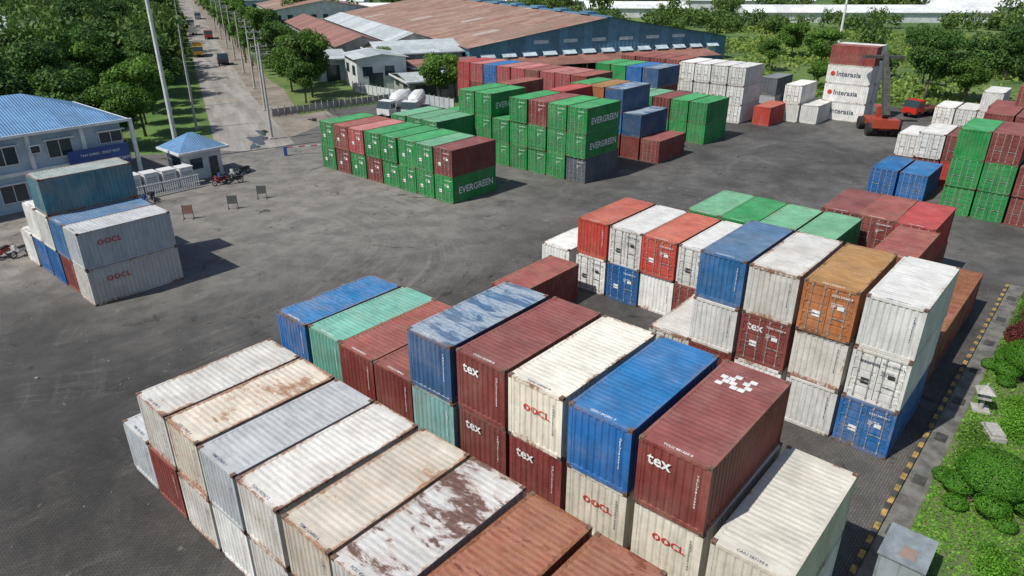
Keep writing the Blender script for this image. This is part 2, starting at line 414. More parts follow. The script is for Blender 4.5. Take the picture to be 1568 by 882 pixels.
    br=h.n("ShaderNodeTexBrick"); h.l(tc,br.inputs[0]); br.inputs["Scale"].default_value=2.2; br.inputs["Mortar Size"].default_value=.03
    br.inputs[1].default_value=(1.06,1.03,1.0,1); br.inputs[2].default_value=(.82,.80,.78,1); br.inputs[3].default_value=(.5,.5,.5,1)
    pa=h.math('MULTIPLY',h.ramp(sp.outputs[1],32,36,1,0),h.ramp(sp.outputs[0],56,58,1,0))
    c=h.mix(pa,c,h.mix(1.,c,br.outputs[0],'MULTIPLY'))
    c=h.mix(1.,c,h.ramp(n3,.3,.7,.82,1.16),'MULTIPLY')
    h.l(c,b.inputs["Base Color"])
    h.l(h.ramp(n2,.3,.7,.72,.95),b.inputs["Roughness"]); b.inputs["Specular IOR Level"].default_value=.3
    h.l(h.bump(h.math('ADD',n2,h.math('MULTIPLY',n3,.15)),.05,.6),b.inputs["Normal"]); return m
def m_road():
    m,nt,b=newmat("road_asphalt"); h=N(nt); tc=h.n("ShaderNodeTexCoord").outputs["Object"]
    n1=h.noise(h.mapping(tc,(1,.12,1)),.5,8,.65); n2=h.noise(tc,.25,8,.7); n3=h.noise(tc,.07,5,.7)
    c=h.mix(h.ramp(n1,.35,.65),(.20,.185,.165),(.32,.30,.27)); c=h.mix(h.ramp(n2,.5,.75),c,(.15,.14,.125)); c=h.mix(h.ramp(n3,.55,.65),c,(.27,.23,.18))
    h.l(c,b.inputs["Base Color"]); b.inputs["Roughness"].default_value=.9; return m
def m_dirt(name,a,c2,sc_=.2):
    m,nt,b=newmat(name); h=N(nt); tc=h.n("ShaderNodeTexCoord").outputs["Object"]
    n1=h.noise(tc,sc_,9,.7); c=h.mix(h.ramp(n1,.35,.65),a,c2); h.l(c,b.inputs["Base Color"]); b.inputs["Roughness"].default_value=.95
    h.l(h.bump(n1,.15),b.inputs["Normal"]); return m
sheet("ground",[(-1500,-1500),(2500,-1500),(2500,2500),(-1500,2500)],-.012,m_ground())
sheet("container_yard_pavement",[(-120,3.15),(58,3.15),(58.5,-12),(70,-60),(126,-60),(126,60),(108,75),(78,82),(77,92),(56,96),(40,84),(30,90),(-120,90)],0,m_yard())
TH=-R(25.0); BX,BY=79.3,157.8
rv=Vector((.4226,.9063)); wv=Vector((.9063,-.4226))
def RF(s,q): return (BX+rv.x*s+wv.x*q, BY+rv.y*s+wv.y*q)
def rsheet(name,pts,z,mat):
    o=sheet(name,pts,0,mat); o.location=(BX,BY,z); o.rotation_euler=(0,0,TH); return o
rsheet("road",[(-3.8,-84),(1,-87),(5.5,-84),(4.0,-45),(3.8,460),(-3.8,460)],.004,m_road())
rsheet("dirt_shoulder",[(3.5,-83),(14,-70),(9,-30),(7,460),(3.5,460)],.002,m_dirt("shoulder_dirt",(.15,.13,.11),(.27,.235,.19)))
rsheet("grass_verge",[(-13,-84),(-5.0,-84),(-5.0,460),(-13,460)],-.004,m_dirt("verge_grass",(.05,.12,.02),(.11,.20,.04)))
rsheet("grass_plot",[(9,-66),(24,-58),(27,-44),(10,-40)],.008,m_dirt("plot_grass",(.07,.13,.025),(.15,.19,.06)))
mp,nt_,pb=newmat("puddle_water"); pb.inputs["Base Color"].default_value=(.035,.032,.028,1); pb.inputs["Roughness"].default_value=.06
for (cx,cy,rx,ry) in ((46.8,84.5,2.6,1.1),(49.5,88,1.8,.7),(44.5,81.5,1.4,.6),(59,90,1.2,.6)):
    pts=[]; a0=random.random()*6
    for k in range(26):
        t=2*math.pi*k/26; rr=1+.25*math.sin(3*t+a0)+.15*math.sin(5*t+2*a0)+.08*math.sin(9*t)
        u=rx*rr*math.cos(t);v=ry*rr*math.sin(t); pts.append((cx+u*rv.x-v*rv.y,cy+u*rv.y+v*rv.x))
    sheet("puddle",pts,.009,mp)

M_yel=simple("kerb_yellow",(.36,.24,.08),.85,0,.6,3); M_conc=simple("kerb_concrete",(.20,.19,.17),.9,0,.3,2,.02); M_dk=simple("kerb_dark",(.06,.06,.055),.9,0,.5,2)
b=MB(); x=-5.0;k=0
while x<57.5:
    b.box(x,2.93,0,x+.48,3.14,.14,0 if k%2==0 else 1); x+=.5;k+=1
b.obj("painted_kerb",[M_yel,M_dk])
sheet("footpath",[(-10,2.0),(58,2.0),(58,2.9),(-10,2.9)],.02,simple("footpath_concrete",(.15,.145,.13),.9,0,.5,1.2,.02))
b=MB()
for i in range(9): 
    xx=22+i*4.1; b.box(xx,2.2,.02,xx+.7,2.7,.06)
b.obj("drain_covers",[M_dk])

# ------------------------------------------------------------------ foliage
def m_leaf(name,a,c2,trans=.3,ns=.22):
    m,nt,b=newmat(name); h=N(nt); geo=h.n("ShaderNodeNewGeometry"); tc=h.n("ShaderNodeTexCoord").outputs["Object"]
    oi=h.n("ShaderNodeObjectInfo")
    n=h.noise(tc,ns,5,.6); f=h.math('ADD',h.math('MULTIPLY',n,.9),h.math('MULTIPLY',geo.outputs["Random Per Island"],.45))
    c=h.mix(h.ramp(f,.38,.95),a,c2)
    c=h.mix(1.,c,h.ramp(oi.outputs["Random"],0,1,.75,1.2),'MULTIPLY')
    h.l(c,b.inputs["Base Color"]); b.inputs["Roughness"].default_value=.6; b.inputs["Specular IOR Level"].default_value=.25
    tr=h.n("ShaderNodeBsdfTranslucent"); h.l(c,tr.inputs[0]); mx=h.n("ShaderNodeMixShader"); mx.inputs[0].default_value=trans
    h.l(b.outputs[0],mx.inputs[1]); h.l(tr.outputs[0],mx.inputs[2]); h.l(mx.outputs[0],nt.nodes["Material Output"].inputs[0]); return m
M_leaf=m_leaf("tree_leaves",(.045,.11,.016),(.14,.26,.04)); M_leafd=m_leaf("dark_leaves",(.03,.075,.016),(.085,.17,.035))
M_far=m_leaf("woodland_leaves",(.045,.095,.02),(.16,.25,.055),.3,.06)
M_leafb=m_leaf("shrub_leaves",(.05,.16,.012),(.15,.36,.03)); M_leafr=m_leaf("red_leaves",(.08,.02,.02),(.2,.05,.04)); M_lawn=m_leaf("lawn_blades",(.09,.22,.02),(.18,.37,.05))
M_top=m_leaf("topiary_leaves",(.035,.13,.01),(.10,.29,.02),.2); M_grass=m_leaf("grass_blades",(.10,.18,.03),(.24,.31,.07)); M_bark=simple("bark",(.13,.10,.075),.95,0,.4,3,.03)
def leaf_arrays(C,rad,n,size,flat=.75,shell=.55,rg=rng,jit=.10,nj=.7):
    K=len(C); idx=rg.choice(K,n,p=(rad**2)/(rad**2).sum())
    u=rg.normal(size=(n,3)); u/=np.linalg.norm(u,axis=1)[:,None]
    r=shell+(1-shell)*rg.random(n)**.6; r*=rg.normal(1,jit,n)
    p=C[idx]+u*(rad[idx]*r)[:,None]*np.array([1,1,flat])
    nrm=u+rg.normal(size=(n,3))*nj; nrm[:,2]+=.45; nrm/=np.linalg.norm(nrm,axis=1)[:,None]
    t=np.cross(nrm,rg.normal(size=(n,3))); t/=np.linalg.norm(t,axis=1)[:,None]; bb=np.cross(nrm,t)
    s=size*(.6+.8*rg.random(n))[:,None]
    return np.stack([p-t*s*.5,p-bb*s*.32,p+t*s*.5,p+bb*s*.32],1)
def quads_mesh(name,Q,mat,extra=None,emat=None):
    n=len(Q); v=Q.reshape(-1,3); nv=len(v); me=bpy.data.meshes.new(name)
    ev=np.array(extra.v) if extra else []; ef=extra.f if extra else []
    me.vertices.add(nv+len(ev)); allv=np.concatenate([v,ev]) if len(ev) else v
    me.vertices.foreach_set("co",allv.astype(np.float32).ravel())
    loops=np.arange(nv); starts=np.arange(n)*4; tot=np.full(n,4); mi=np.zeros(n,int)
    if len(ev):
        el=np.array([i+nv for f in ef for i in f]); et=np.array([len(f) for f in ef]); es=np.concatenate([[0],np.cumsum(et)[:-1]])+n*4
        loops=np.concatenate([loops,el]); starts=np.concatenate([starts,es]); tot=np.concatenate([tot,et]); mi=np.concatenate([mi,np.ones(len(ef),int)])
    me.loops.add(len(loops)); me.loops.foreach_set("vertex_index",loops.astype(np.int32))
    me.polygons.add(len(starts)); me.polygons.foreach_set("loop_start",starts.astype(np.int32)); me.polygons.foreach_set("loop_total",tot.astype(np.int32))
    me.materials.append(mat)
    if emat: me.materials.append(emat)
    me.polygons.foreach_set("material_index",mi.astype(np.int32))
    me.update(calc_edges=True); return me
def tree_mesh(name,seed,h,cr,n,ls,mat,trunkr=.22,crown0=.32,K=26):
    rg=np.random.default_rng(seed); rr=random.Random(seed)
    C=[];rad=[]
    ch=h*(1-crown0)/2
    for k in range(K):
        while True:
            u=rg.uniform(-1,1,3)
            if (u**2).sum()<1: break
        r=cr*rg.uniform(.22,.42)
        C.append([u[0]*(cr-r*.6),u[1]*(cr-r*.6),h*crown0+ch+u[2]*(ch-r*.5)]); rad.append(r)
    C=np.array(C);rad=np.array(rad)
    Q=leaf_arrays(C,rad,n,ls,rg=rg)
    b=MB(); 
    top=Vector((rr.uniform(-.3,.3),rr.uniform(-.3,.3),h*.62)); mid=Vector((rr.uniform(-.2,.2),rr.uniform(-.2,.2),h*crown0))
    b.cyl((0,0,-.2),mid,trunkr,trunkr*.75,8); b.cyl(mid,top,trunkr*.75,trunkr*.3,7)
    for k in range(min(K,12)):
        a=mid.lerp(top,rr.random()); b.cyl(a,Vector(C[k]),trunkr*.33,trunkr*.08,5,caps=False)
    return quads_mesh(name,Q,mat,b,M_bark)
TR=[tree_mesh("t1",1,11,4.6,9000,.42,M_leaf),tree_mesh("t2",2,12,5.2,10000,.42,M_leafd,.28),tree_mesh("t3",3,9,3.6,7000,.36,M_leaf),
    tree_mesh("t4",4,12,3.0,6000,.38,M_leaf,.15,.25,22),tree_mesh("t5",5,12,5.0,9000,.42,M_leafd,.28,.22)]
def tree(x,y,k,s=1.0,name="roadside_tree"):
    inst(name,TR[k],(x,y,0),random.uniform(0,6.28),(s*random.uniform(.92,1.08),s*random.uniform(.92,1.08),s*random.uniform(.9,1.1)))
s=-72
while s<330:
    x,y=RF(s,-12.0+random.uniform(-1,1)); tree(x,y,random.choice((0,1,0)),random.uniform(.72,.98)); s+=random.uniform(6.5,8.5)
s=-60
while s<300:
    x,y=RF(s,-22+random.uniform(-3,3)); tree(x,y,random.choice((1,4,0)),random.uniform(.95,1.2),"broadleaf_tree"); s+=random.uniform(8,12)
for x,y,k,sc_ in ((6,100,1,1.2),(14,104,4,1.25),(22,101,1,1.1),(-3,97,4,1.2),(30,108,1,1.1),(-8,112,1,1.3),(10,116,4,1.3),(24,118,1,1.2),(-20,100,1,1.2),(35,122,0,1.2),(20,130,0,1.2),(4,66,2,.35),(8,68.5,2,.3),(6,67,2,.28),(33,92,0,.8),(29,96,1,.9)):
    tree(x,y,k,sc_,"broadleaf_tree")
s=-26
while s<330:
    x,y=RF(s,7.6+random.uniform(-.6,.6)); tree(x,y,3,random.uniform(.9,1.12)); s+=random.uniform(5.0,6.5)
for s,q,k,z in ((-51,13.4,0,1.0),(-44,11,0,.85),(-38,14.5,0,.9),(-30,13,2,1),(-18,13,1,.8),(-56,11.5,2,.8),(-64,32,0,.75),(-60,36,2,.7),(-36,30,2,.7),(-8,14,0,.8),(4,15,0,.8),(20,15,1,.8),(36,16,0,.8),(52,16,0,.8),(68,17,0,.8)):
    x,y=RF(s,q); tree(x,y,k,z,"broadleaf_tree")
for x,y,k,z in ((134,26,1,.9),(139,21,4,.95),(132,20,2,.8),(140,12,1,.85),(146,8,4,.9),(150,30,0,.7),(135,44,2,.6),(160,52,0,.9),(152,60,2,.8),(141,5,2,.8),(137,-6,0,.9),(170,20,1,.8),(185,40,4,.8),(175,64,0,.8)):
    tree(x,y,k,z,"broadleaf_tree")
tmpl=[]
for sd in range(5):
    rg=np.random.default_rng(100+sd); K=10; rad=rg.uniform(.25,.45,K); C=rg.uniform(-1,1,(K,3))*np.array([.65,.65,.32])+np.array([0,0,.6])
    tmpl.append(leaf_arrays(C,rad,480,.16,rg=rg))
parts=[]
def forest(x,y,sc_,hz):
    a=rng.uniform(0,6.28); ca,sa=math.cos(a),math.sin(a); T=tmpl[rng.integers(5)]
    q=T.copy(); q[...,0]=(T[...,0]*ca-T[...,1]*sa)*sc_+x; q[...,1]=(T[...,0]*sa+T[...,1]*ca)*sc_+y; q[...,2]=T[...,2]*hz; parts.append(q)
def clear(x,y):
    rel=(x-BX,y-BY); s=rel[0]*rv.x+rel[1]*rv.y; q=rel[0]*wv.x+rel[1]*wv.y
    if -9<q<10: return False
    if 20<q<116 and -80<s<100: return False
    if 10<q<20 and s<80: return False
    if -60<q<-9 and s<-40: return False
    return True
F41=R(41)
WH=((285,137,95,6.0,14),(318,205,60,6.5,14),(312,52,42,6,12),(300,-52,26,6,12),(345,10,50,8,12),(350,110,60,8,14),(262,196,30,4,9),(330,-85,40,9,14),(300,260,60,6,14))
for i in range(9000):
    F=rng.uniform(120,640); az=F41+rng.uniform(-.72,.78); x=F*math.cos(az); y=F*math.sin(az)
    if not clear(x,y): continue
    rel=(x-BX,y-BY); q=rel[0]*wv.x+rel[1]*wv.y
    Fd=x*math.cos(F41)+y*math.sin(F41); Rd=x*math.sin(F41)-y*math.cos(F41)
    bad=False
    for (f0,r0,w_,hh,dd) in WH:
        if abs(Rd-r0)<w_/2+5 and f0-22<Fd<f0+dd+6: bad=True
    if bad: continue
    if q>60 and Fd<235 and rng.random()<.95: continue
    if q<60 and F<150: continue
    if x<134 and y<90: continue
    if rng.random()>(.5 if Fd<300 else .42): continue
    if len(parts)>1150: break
    low=Fd<285 and q>60
    forest(x,y,rng.uniform(3.5,6) if low else rng.uniform(4.5,8),rng.uniform(4.2,6.5) if low else rng.uniform(7,11))
inst("distant_trees",quads_mesh("distant_trees",np.concatenate(parts),M_far),(0,0,0))
n=60000
px=rng.uniform(127,260,n); py=rng.uniform(-30,110,n)
nz=np.sin(px*.11)+np.cos(py*.17+px*.05)+rng.normal(size=n)*.8
keep=nz>.2; px=px[keep];py=py[keep]; n=len(px)
C=np.stack([px,py,rng.uniform(.2,.9,n)],1)
inst("tall_grass",quads_mesh("tall_grass",leaf_arrays(C,np.full(n,.5),n,.9),M_grass),(0,0,0))
def bush(name,x,y,clumps,n,size,mat,**k):
    C=np.array([c[:3] for c in clumps],float); rad=np.array([c[3] for c in clumps],float)
    Q=leaf_arrays(C,rad,n,size,flat=.58,**k); b=MB(); b.cyl((0,0,-.05),(0,0,max(c[2] for c in clumps)),.08,.04,6)
    for c in clumps: b.cyl((0,0,.15),(c[0],c[1],c[2]-.1),.05,.03,5,caps=False)
    return inst(name,quads_mesh(name,Q,mat,b,M_bark),(x,y,0),random.uniform(0,6))
def top_clumps():
    L=[(0,0,1.45,1.5)]; a0=random.random()*6
    for k in range(5):
        a=a0+k*1.257; L.append((1.35*math.cos(a),1.35*math.sin(a),.72,.72))
    for k in range(6):
        a=a0+.5+k*1.047; L.append((1.9*math.cos(a),1.9*math.sin(a),.30,.5))
    return L
for x,y,s_ in ((31.2,-.1,.95),(43.8,.1,.95),(28.0,-3.4,.8),(36.2,-3.6,.85),(40.0,-2.6,.75),(48.5,-1.6,.8),(53.5,-.2,.7)):
    o=bush("topiary_bush",x,y,top_clumps(),34000,.075,M_top,shell=.96,jit=.015,nj=.35); o.scale=(s_,s_,s_)
bush("red_hedge",49.3,1.1,[(i*.8-2,math.sin(i)*.3,.4,.55) for i in range(7)],6000,.1,M_leafr,shell=.8).rotation_euler=(0,0,0)
for (x0,y0,x1,y1) in ((33.5,.9,37,1.6),(46,.2,57,1.7),(24.5,-2.6,28,-.6),(36.5,-1.2,41,.4),(20,-7,40,-5.2),(40,-6,56,-3.5)):
    n=int((x1-x0)*(y1-y0)*9)+4
    C=np.stack([rng.uniform(x0,x1,n),rng.uniform(y0,y1,n),rng.uniform(.0,.15,n)],1)
    inst("shrub_bed",quads_mesh("shrub_bed",leaf_arrays(C,rng.uniform(.3,.5,n),n*140,.09),random.choice((M_leafb,M_leaf,M_leafb))),(0,0,0))
n=130000; C=np.stack([rng.uniform(15,60,n),rng.uniform(-9,1.95,n),np.full(n,.03)],1)
gap=(np.sin(C[:,0]*.7)+np.sin(C[:,1]*1.5+C[:,0]*.4)+rng.normal(size=n)*.5)>-1.5
C=C[gap]; n=len(C)
inst("lawn_grass",quads_mesh("lawn_grass",leaf_arrays(C,np.full(n,.06),n,.13),M_lawn),(0,0,0))
sheet("garden_soil",[(-10,-12),(58,-12),(58,2.0),(-10,2.0)],.004,m_dirt("garden_soil",(.06,.12,.025),(.14,.15,.07),.6))
M_stone=simple("stone",(.38,.37,.34),.9,0,.3,5,.02)
b=MB(); b.box(-.4,-.4,0,.4,.4,.12); b.cyl((0,0,.12),(0,0,.75),.13,.11,8); b.box(-.3,-.3,.75,.3,.3,.85); b.box(-.22,-.22,.85,.22,.22,1.12)
for a,c in (((-.42,-.42),(.42,-.42)),((.42,-.42),(.42,.42)),((.42,.42),(-.42,.42)),((-.42,.42),(-.42,-.42))): b.tri((a[0],a[1],1.12),(c[0],c[1],1.12),(0,0,1.5))
b.quad((-.42,-.42,1.12),(-.42,.42,1.12),(.42,.42,1.12),(.42,-.42,1.12)); b.cyl((0,0,1.42),(0,0,1.6),.06,.05,6)
b.obj("stone_lantern",[M_stone],(38.6,1.5,.02),.3)
b=MB(); b.box(-.7,-.35,0,.7,.35,.22); b.box(-.6,-.3,.22,.5,.3,.36); b.obj("stone_bench",[M_stone],(36.6,.6,.02),.5)
M_cab=simple("cabinet_grey",(.22,.25,.27),.6,0,.3,2)
b=MB(); b.box(0,0,.1,1.9,1.5,1.25); b.box(.08,.08,0,1.82,1.42,.1,1); b.box(-.06,-.06,1.25,1.96,1.56,1.31); b.box(-.012,.1,.2,0,.72,1.15,2); b.box(-.012,.78,.2,0,1.4,1.15,2); b.box(.3,.4,1.31,.9,.9,1.33,3)
b.obj("service_cabinet",[M_cab,M_dk,simple("cab_door",(.28,.31,.33),.6),simple("cab_patch",(.28,.20,.17),.7)],(23.4,.9,0))

# ------------------------------------------------------------------ buildings
def m_corr(name,col,rust=0.,axis=0,pitch=.25,rustcol=(.25,.10,.05)):
    m,nt,b=newmat(name); h=N(nt); tc=h.n("ShaderNodeTexCoord").outputs["Object"]
    sp=h.n("ShaderNodeSeparateXYZ"); h.l(tc,sp.inputs[0])
    wv_=h.math('SINE',h.math('MULTIPLY',sp.outputs[axis],6.283/pitch))
    n1=h.noise(h.mapping(tc,(.25,.25,.25) if rust<.9 else (.1,.4,.2)),1.0,9,.72,.5); n2=h.noise(tc,.9,7,.7)
    c=h.mix(1.,col,h.ramp(n2,.3,.7,.8,1.12),'MULTIPLY')
    ws=h.n("ShaderNodeTexWhiteNoise",noise_dimensions='2D'); fl=h.n("ShaderNodeVectorMath",operation='FLOOR'); h.l(h.mapping(tc,(1/6.,1/3.,1) if axis==1 else (1/2.,1/6.,1)),fl.inputs[0]); h.l(fl.outputs[0],ws.inputs["Vector"])
    c=h.mix(1.,c,h.ramp(ws.outputs["Value"],0,1,.82,1.14),'MULTIPLY')
    sheetn=h.math('FRACT',h.math('MULTIPLY',sp.outputs[axis],1/4.)); 
    if rust: 
        T=.72-.25*rust
        c=h.mix(h.ramp(n1,T,T+.12),c,h.mix(h.ramp(n2,.35,.65),(rustcol[0]*.6,rustcol[1]*.55,rustcol[2]*.5),rustcol))
        if rust>.9:
            c=h.mix(h.math('MULTIPLY',h.math('GREATER_THAN',ws.outputs["Value"],.95),.6),c,(.42,.40,.36))
    c=h.mix(h.ramp(sheetn,.0,.03,.35,0.),c,(.08,.06,.05))
    h.l(c,b.inputs["Base Color"]); b.inputs["Roughness"].default_value=.6
    h.l(h.bump(wv_,.03,.8),b.inputs["Normal"]); return m
M_blueroof=m_corr("blue_metal_roof",(.11,.24,.42)); M_bluewall=m_corr("blue_metal_wall",(.08,.20,.30),.25,0,1.0)
M_rustroof=m_corr("rusty_metal_roof",(.31,.20,.15),.95,1,.8,(.30,.15,.095)); M_greyroof=m_corr("grey_metal_roof",(.42,.46,.47),.35,1,.8)
M_whiteroof=m_corr("white_metal_roof",(.72,.74,.74),.05,1,.8); M_wallw=simple("painted_wall_white",(.58,.60,.60),.85,0,.2,.6)
M_wallb=simple("painted_wall_pale_blue",(.40,.49,.56),.85,0,.2,.6); M_glass=simple("window_glass",(.03,.05,.06),.12,0,.1); M_frame=simple("window_frame",(.65,.67,.67),.6)
M_wallg=simple("weathered_wall",(.32,.31,.29),.9,0,.4,.5); M_redroof=m_corr("red_brown_roof",(.27,.13,.10),.5,1,.8); M_signb=simple("sign_blue",(.02,.06,.22),.5)
M_asb=simple("light_panel",(.46,.55,.60),.6,0,.3,1)
def gable(name,x0,x1,y0,y1,eave,peak,wall,roof,ridge='y',loc=None,rz=TH,off=None,hip=0.):
    loc=loc or (BX,BY,0)
    e=bpy.data.objects.new(name,None); COL.objects.link(e); e.location=loc; e.rotation_euler=(0,0,rz)
    b=MB()
    b.quad((x0,y0,0),(x1,y0,0),(x1,y0,eave),(x0,y0,eave)); b.quad((x1,y0,0),(x1,y1,0),(x1,y1,eave),(x1,y0,eave)); b.quad((x1,y1,0),(x0,y1,0),(x0,y1,eave),(x1,y1,eave)); b.quad((x0,y1,0),(x0,y0,0),(x0,y0,eave),(x0,y1,eave))
    r=MB(); xm=(x0+x1)/2 if off is None else x0+off; ym=(y0+y1)/2; o=.6; z0=eave-.02; h0=hip
    a0=(x0-o,y0-o,z0);a1=(x1+o,y0-o,z0);a2=(x1+o,y1+o,z0);a3=(x0-o,y1+o,z0)
    if ridge=='y':
        if not hip:
            b.tri((x0,y0,eave),(x1,y0,eave),(xm,y0,peak)); b.tri((x0,y1,eave),(xm,y1,peak),(x1,y1,eave))
        r0=(xm,y0-o+h0,peak+.05);r1=(xm,y1+o-h0,peak+.05)
        r.quad(a0,r0,r1,a3); r.quad(a1,a2,r1,r0)
        if hip: r.tri(a0,a1,r0); r.tri(a2,a3,r1)
    else:
        if not hip:
            b.tri((x0,y0,eave),(x0,ym,peak),(x0,y1,eave)); b.tri((x1,y0,eave),(x1,y1,eave),(x1,ym,peak))
        r0=(x0-o+h0,ym,peak+.05);r1=(x1+o-h0,ym,peak+.05)
        r.quad(a0,a1,r1,r0); r.quad(a3,r0,r1,a2)
        if hip: r.tri(a0,r0,a3); r.tri(a1,a2,r1)
    f=MB(); t=.12
    f.box(x0-o,y0-o-t,z0-.22,x1+o,y0-o,z0+.03); f.box(x0-o-t,y0-o-t,z0-.22,x0-o,y1+o,z0+.03)
    if hip: f.box(x1+o,y0-o-t,z0-.22,x1+o+t,y1+o,z0+.03)
    b.obj("walls",[wall],parent=e); r.obj("roof",[roof],parent=e)
    if ridge=='x' or hip: f.obj("fascia",[M_frame],parent=e)
    if rz==TH:
        wnd=MB(); nx=int((x1-x0)/4); ny=int((y1-y0)/5)
        if name!="factory_building" or x1<100:
            for i in range(nx): wnd.box(x0+1+i*4,y0-.05,eave*.45,x0+2.8+i*4,y0-.01,eave*.75)
            wnd.box(x0+2,y0-.07,0,x0+4.6,y0-.055,min(3,eave*.7))
        for i in range(ny): wnd.box(x0-.05,y0+1.5+i*5,eave*.45,x0-.01,y0+3.8+i*5,eave*.75)
        wnd.obj("windows",[M_glass],parent=e)
    return e
fa=gable("factory_building",47.5,112.5,-37,85,5.2,10.2,M_bluewall,M_rustroof,'y')
b=MB()
for i in range(13):
    x=50+i*4.75; b.box(x,-37.25,1.8,x+2.6,-37.02,3.4,0); b.quad((x-.3,-38.1,3.2),(x+2.9,-38.1,3.2),(x+2.9,-37.02,3.9),(x-.3,-37.02,3.9),0)
for i in range(6):
    x=62+i*7; b.box(x,-37.06,5.4,x+3.4,-37.015,6.1,0)
b.obj("vents",[M_asb],parent=fa)
b=MB(); b.quad((56,-44,1.9),(106,-44,1.9),(106,-37.1,2.9),(56,-37.1,2.9)); 
for i in range(11): b.box(56+i*5,-43.9,0,56.2+i*5,-43.7,1.9)
b.obj("canopy",[M_redroof],parent=fa)
b=MB(); b.box(79.2,-37.6,10.15,80.8,85.6,10.35)
for i in range(9): b.box(78.6,-30+i*13,10.35,81.4,-26+i*13,10.9)
b.obj("ridge_ventilators",[M_bluewall],parent=fa)
gable("warehouse_building",36.5,46.5,-18,60,5.0,6.8,M_wallg,M_greyroof,'y')
gable("warehouse_building",24.5,35.6,-18,60,4.6,6.6,M_wallg,M_redroof,'y')
gable("warehouse_building",30,47,-34,-19.5,4.5,6.2,M_wallg,M_greyroof,'x')
gable("factory_building",24,60,90,140,6,9,M_wallw,M_rustroof,'y')
gable("workshop_shed",17,23,-34,-22,4.2,5.2,M_wallw,M_greyroof,'x')
gable("workshop_shed",22,31,-48,-38,5.5,6.2,M_wallw,M_greyroof,'y')
gable("workshop_shed",28,38,-60,-50,3.0,3.6,M_wallg,M_greyroof,'x')
gable("workshop_shed",33,46,-47,-38,3.4,4.2,M_wallg,M_redroof,'x')
gable("workshop_shed",16,22,-18,-8,3.4,4.2,M_wallw,M_redroof,'x')
gable("warehouse_building",14,50,150,180,7,10,M_wallb,M_whiteroof,'x')
for i,(F,Rr,w_,hh,dd) in enumerate(WH):
    x=(F+dd/2)*math.cos(F41)+Rr*math.sin(F41); y=(F+dd/2)*math.sin(F41)-Rr*math.cos(F41)
    gable("distant_warehouse",-w_/2,w_/2,-dd/2,dd/2,hh*.62,hh,M_wallw,M_whiteroof,'x',loc=(x,y,0),rz=R(-49+random.uniform(-5,5)))
gable("warehouse_building",-66,-32,-20,40,7,10,M_wallw,M_greyroof,'y')
of=gable("office_building",-14,27,75,88,7.0,9.4,M_wallb,M_blueroof,'x',loc=(0,0,0),rz=0,hip=6.5)
b=MB()
b.box(-14.3,74.55,3.35,27.3,74.97,3.65,0)
for i in range(9):
    x=-12+i*4.6
    for z in (.9,4.3):
        if i==8 and z<2: continue
        zt=.35 if i==8 else 0
        b.box(x,74.9,z+zt*1.6,x+2.2,74.96,z+1.7,0); b.box(x+.08,74.885,z+.08+zt*1.6,x+1.06,74.9,z+1.62,1); b.box(x+1.14,74.885,z+.08+zt*1.6,x+2.12,74.9,z+1.62,1)
        b.box(x-.2,74.5,z+1.75,x+2.4,74.99,z+1.83,0)
for i in range(10): b.box(-13.6+i*4.6,74.7,0,-13.25+i*4.6,74.98,6.9,0)
for y in (78,83):
    for z in (.9,4.3): b.box(27.02,y,z,27.08,y+1.8,z+1.6,0); b.box(27.08,y+.1,z+.1,27.1,y+1.7,z+1.5,1)
b.obj("windows",[M_frame,M_glass],parent=of)
b=MB()
for i in range(4):
    x=-9+i*9.2; b.box(x,74.0,5.2,x+.9,74.45,5.9); b.box(x+.1,73.98,5.25,x+.8,74.0,5.85,1)
b.obj("air_conditioners",[M_frame,M_dk],parent=of)
b=MB(); b.box(21.6,74.2,2.9,27.1,74.4,4.75); b.obj("signboard",[M_signb],parent=of)
text(of,"CANG TAN CANG THOT NOT",(21.8,74.18,3.25),FY,.38,M_txtw,.006)
text(of,"TAN CANG - THOT NOT",(22.6,74.18,4.1),FY,.32,M_txtw,.004)
gh=gable("guard_house",31.5,35.6,72.6,76.4,3.2,4.6,M_wallw,M_blueroof,'x',loc=(0,0,0),rz=0,hip=2.4)
b=MB(); b.box(32.0,72.5,1.1,33.5,72.58,2.4,0); b.box(32.08,72.48,1.18,33.42,72.5,2.32,1); b.box(34.2,72.5,0,35.1,72.58,2.2,1); b.box(31.42,73.3,1.1,31.48,75.2,2.4,1)
b.obj("windows",[M_frame,M_glass],parent=gh)
M_wbox=simple("cabinet_white",(.6,.61,.6),.6,0,.15,2)
for i in range(4):
    b=MB(); b.box(0,0,.12,1.35,1.3,2.0,0); b.box(.05,.05,0,1.3,1.25,.12,1); b.box(-.05,-.05,2.0,1.4,1.35,2.08,0)
    for k in range(6): b.box(.15,-.012,.5+k*.2,1.2,0,.6+k*.2,1)
    b.obj("electrical_cabinet",[M_wbox,M_cab],(25.2+i*1.65,71.6-i*.25,0))
b=MB(); x=22.
while x<31.6: b.box(x,70.0,0,x+.05,70.05,1.4); x+=.22
b.box(22,69.99,.2,31.6,70.06,.26); b.box(22,69.99,1.25,31.6,70.06,1.31); b.obj("metal_fence",[M_frame])
b=MB()
for i in range(24):
    y=79+i*1.1; b.box(77.2,y,0,77.32,y+.12,2.0)
    if i<23: b.box(77.24,y+.1,.2,77.28,y+1.1,1.8,1)
b.obj("boundary_fence",[M_wallg,M_greyroof])
b=MB()
for i in range(22):
    x=56+i; b.box(x,96-.15*i,0,x+.12,96.12-.15*i,1.5); b.box(x+.12,96.02-.15*i,.1,x+1,96.06-.15*i,1.2,1)
b.obj("boundary_fence",[M_wallg,M_wallg])
M_pole=simple("pole_concrete",(.42,.41,.38),.8,0,.15,1); M_polew=simple("mast_white",(.60,.60,.58),.5)
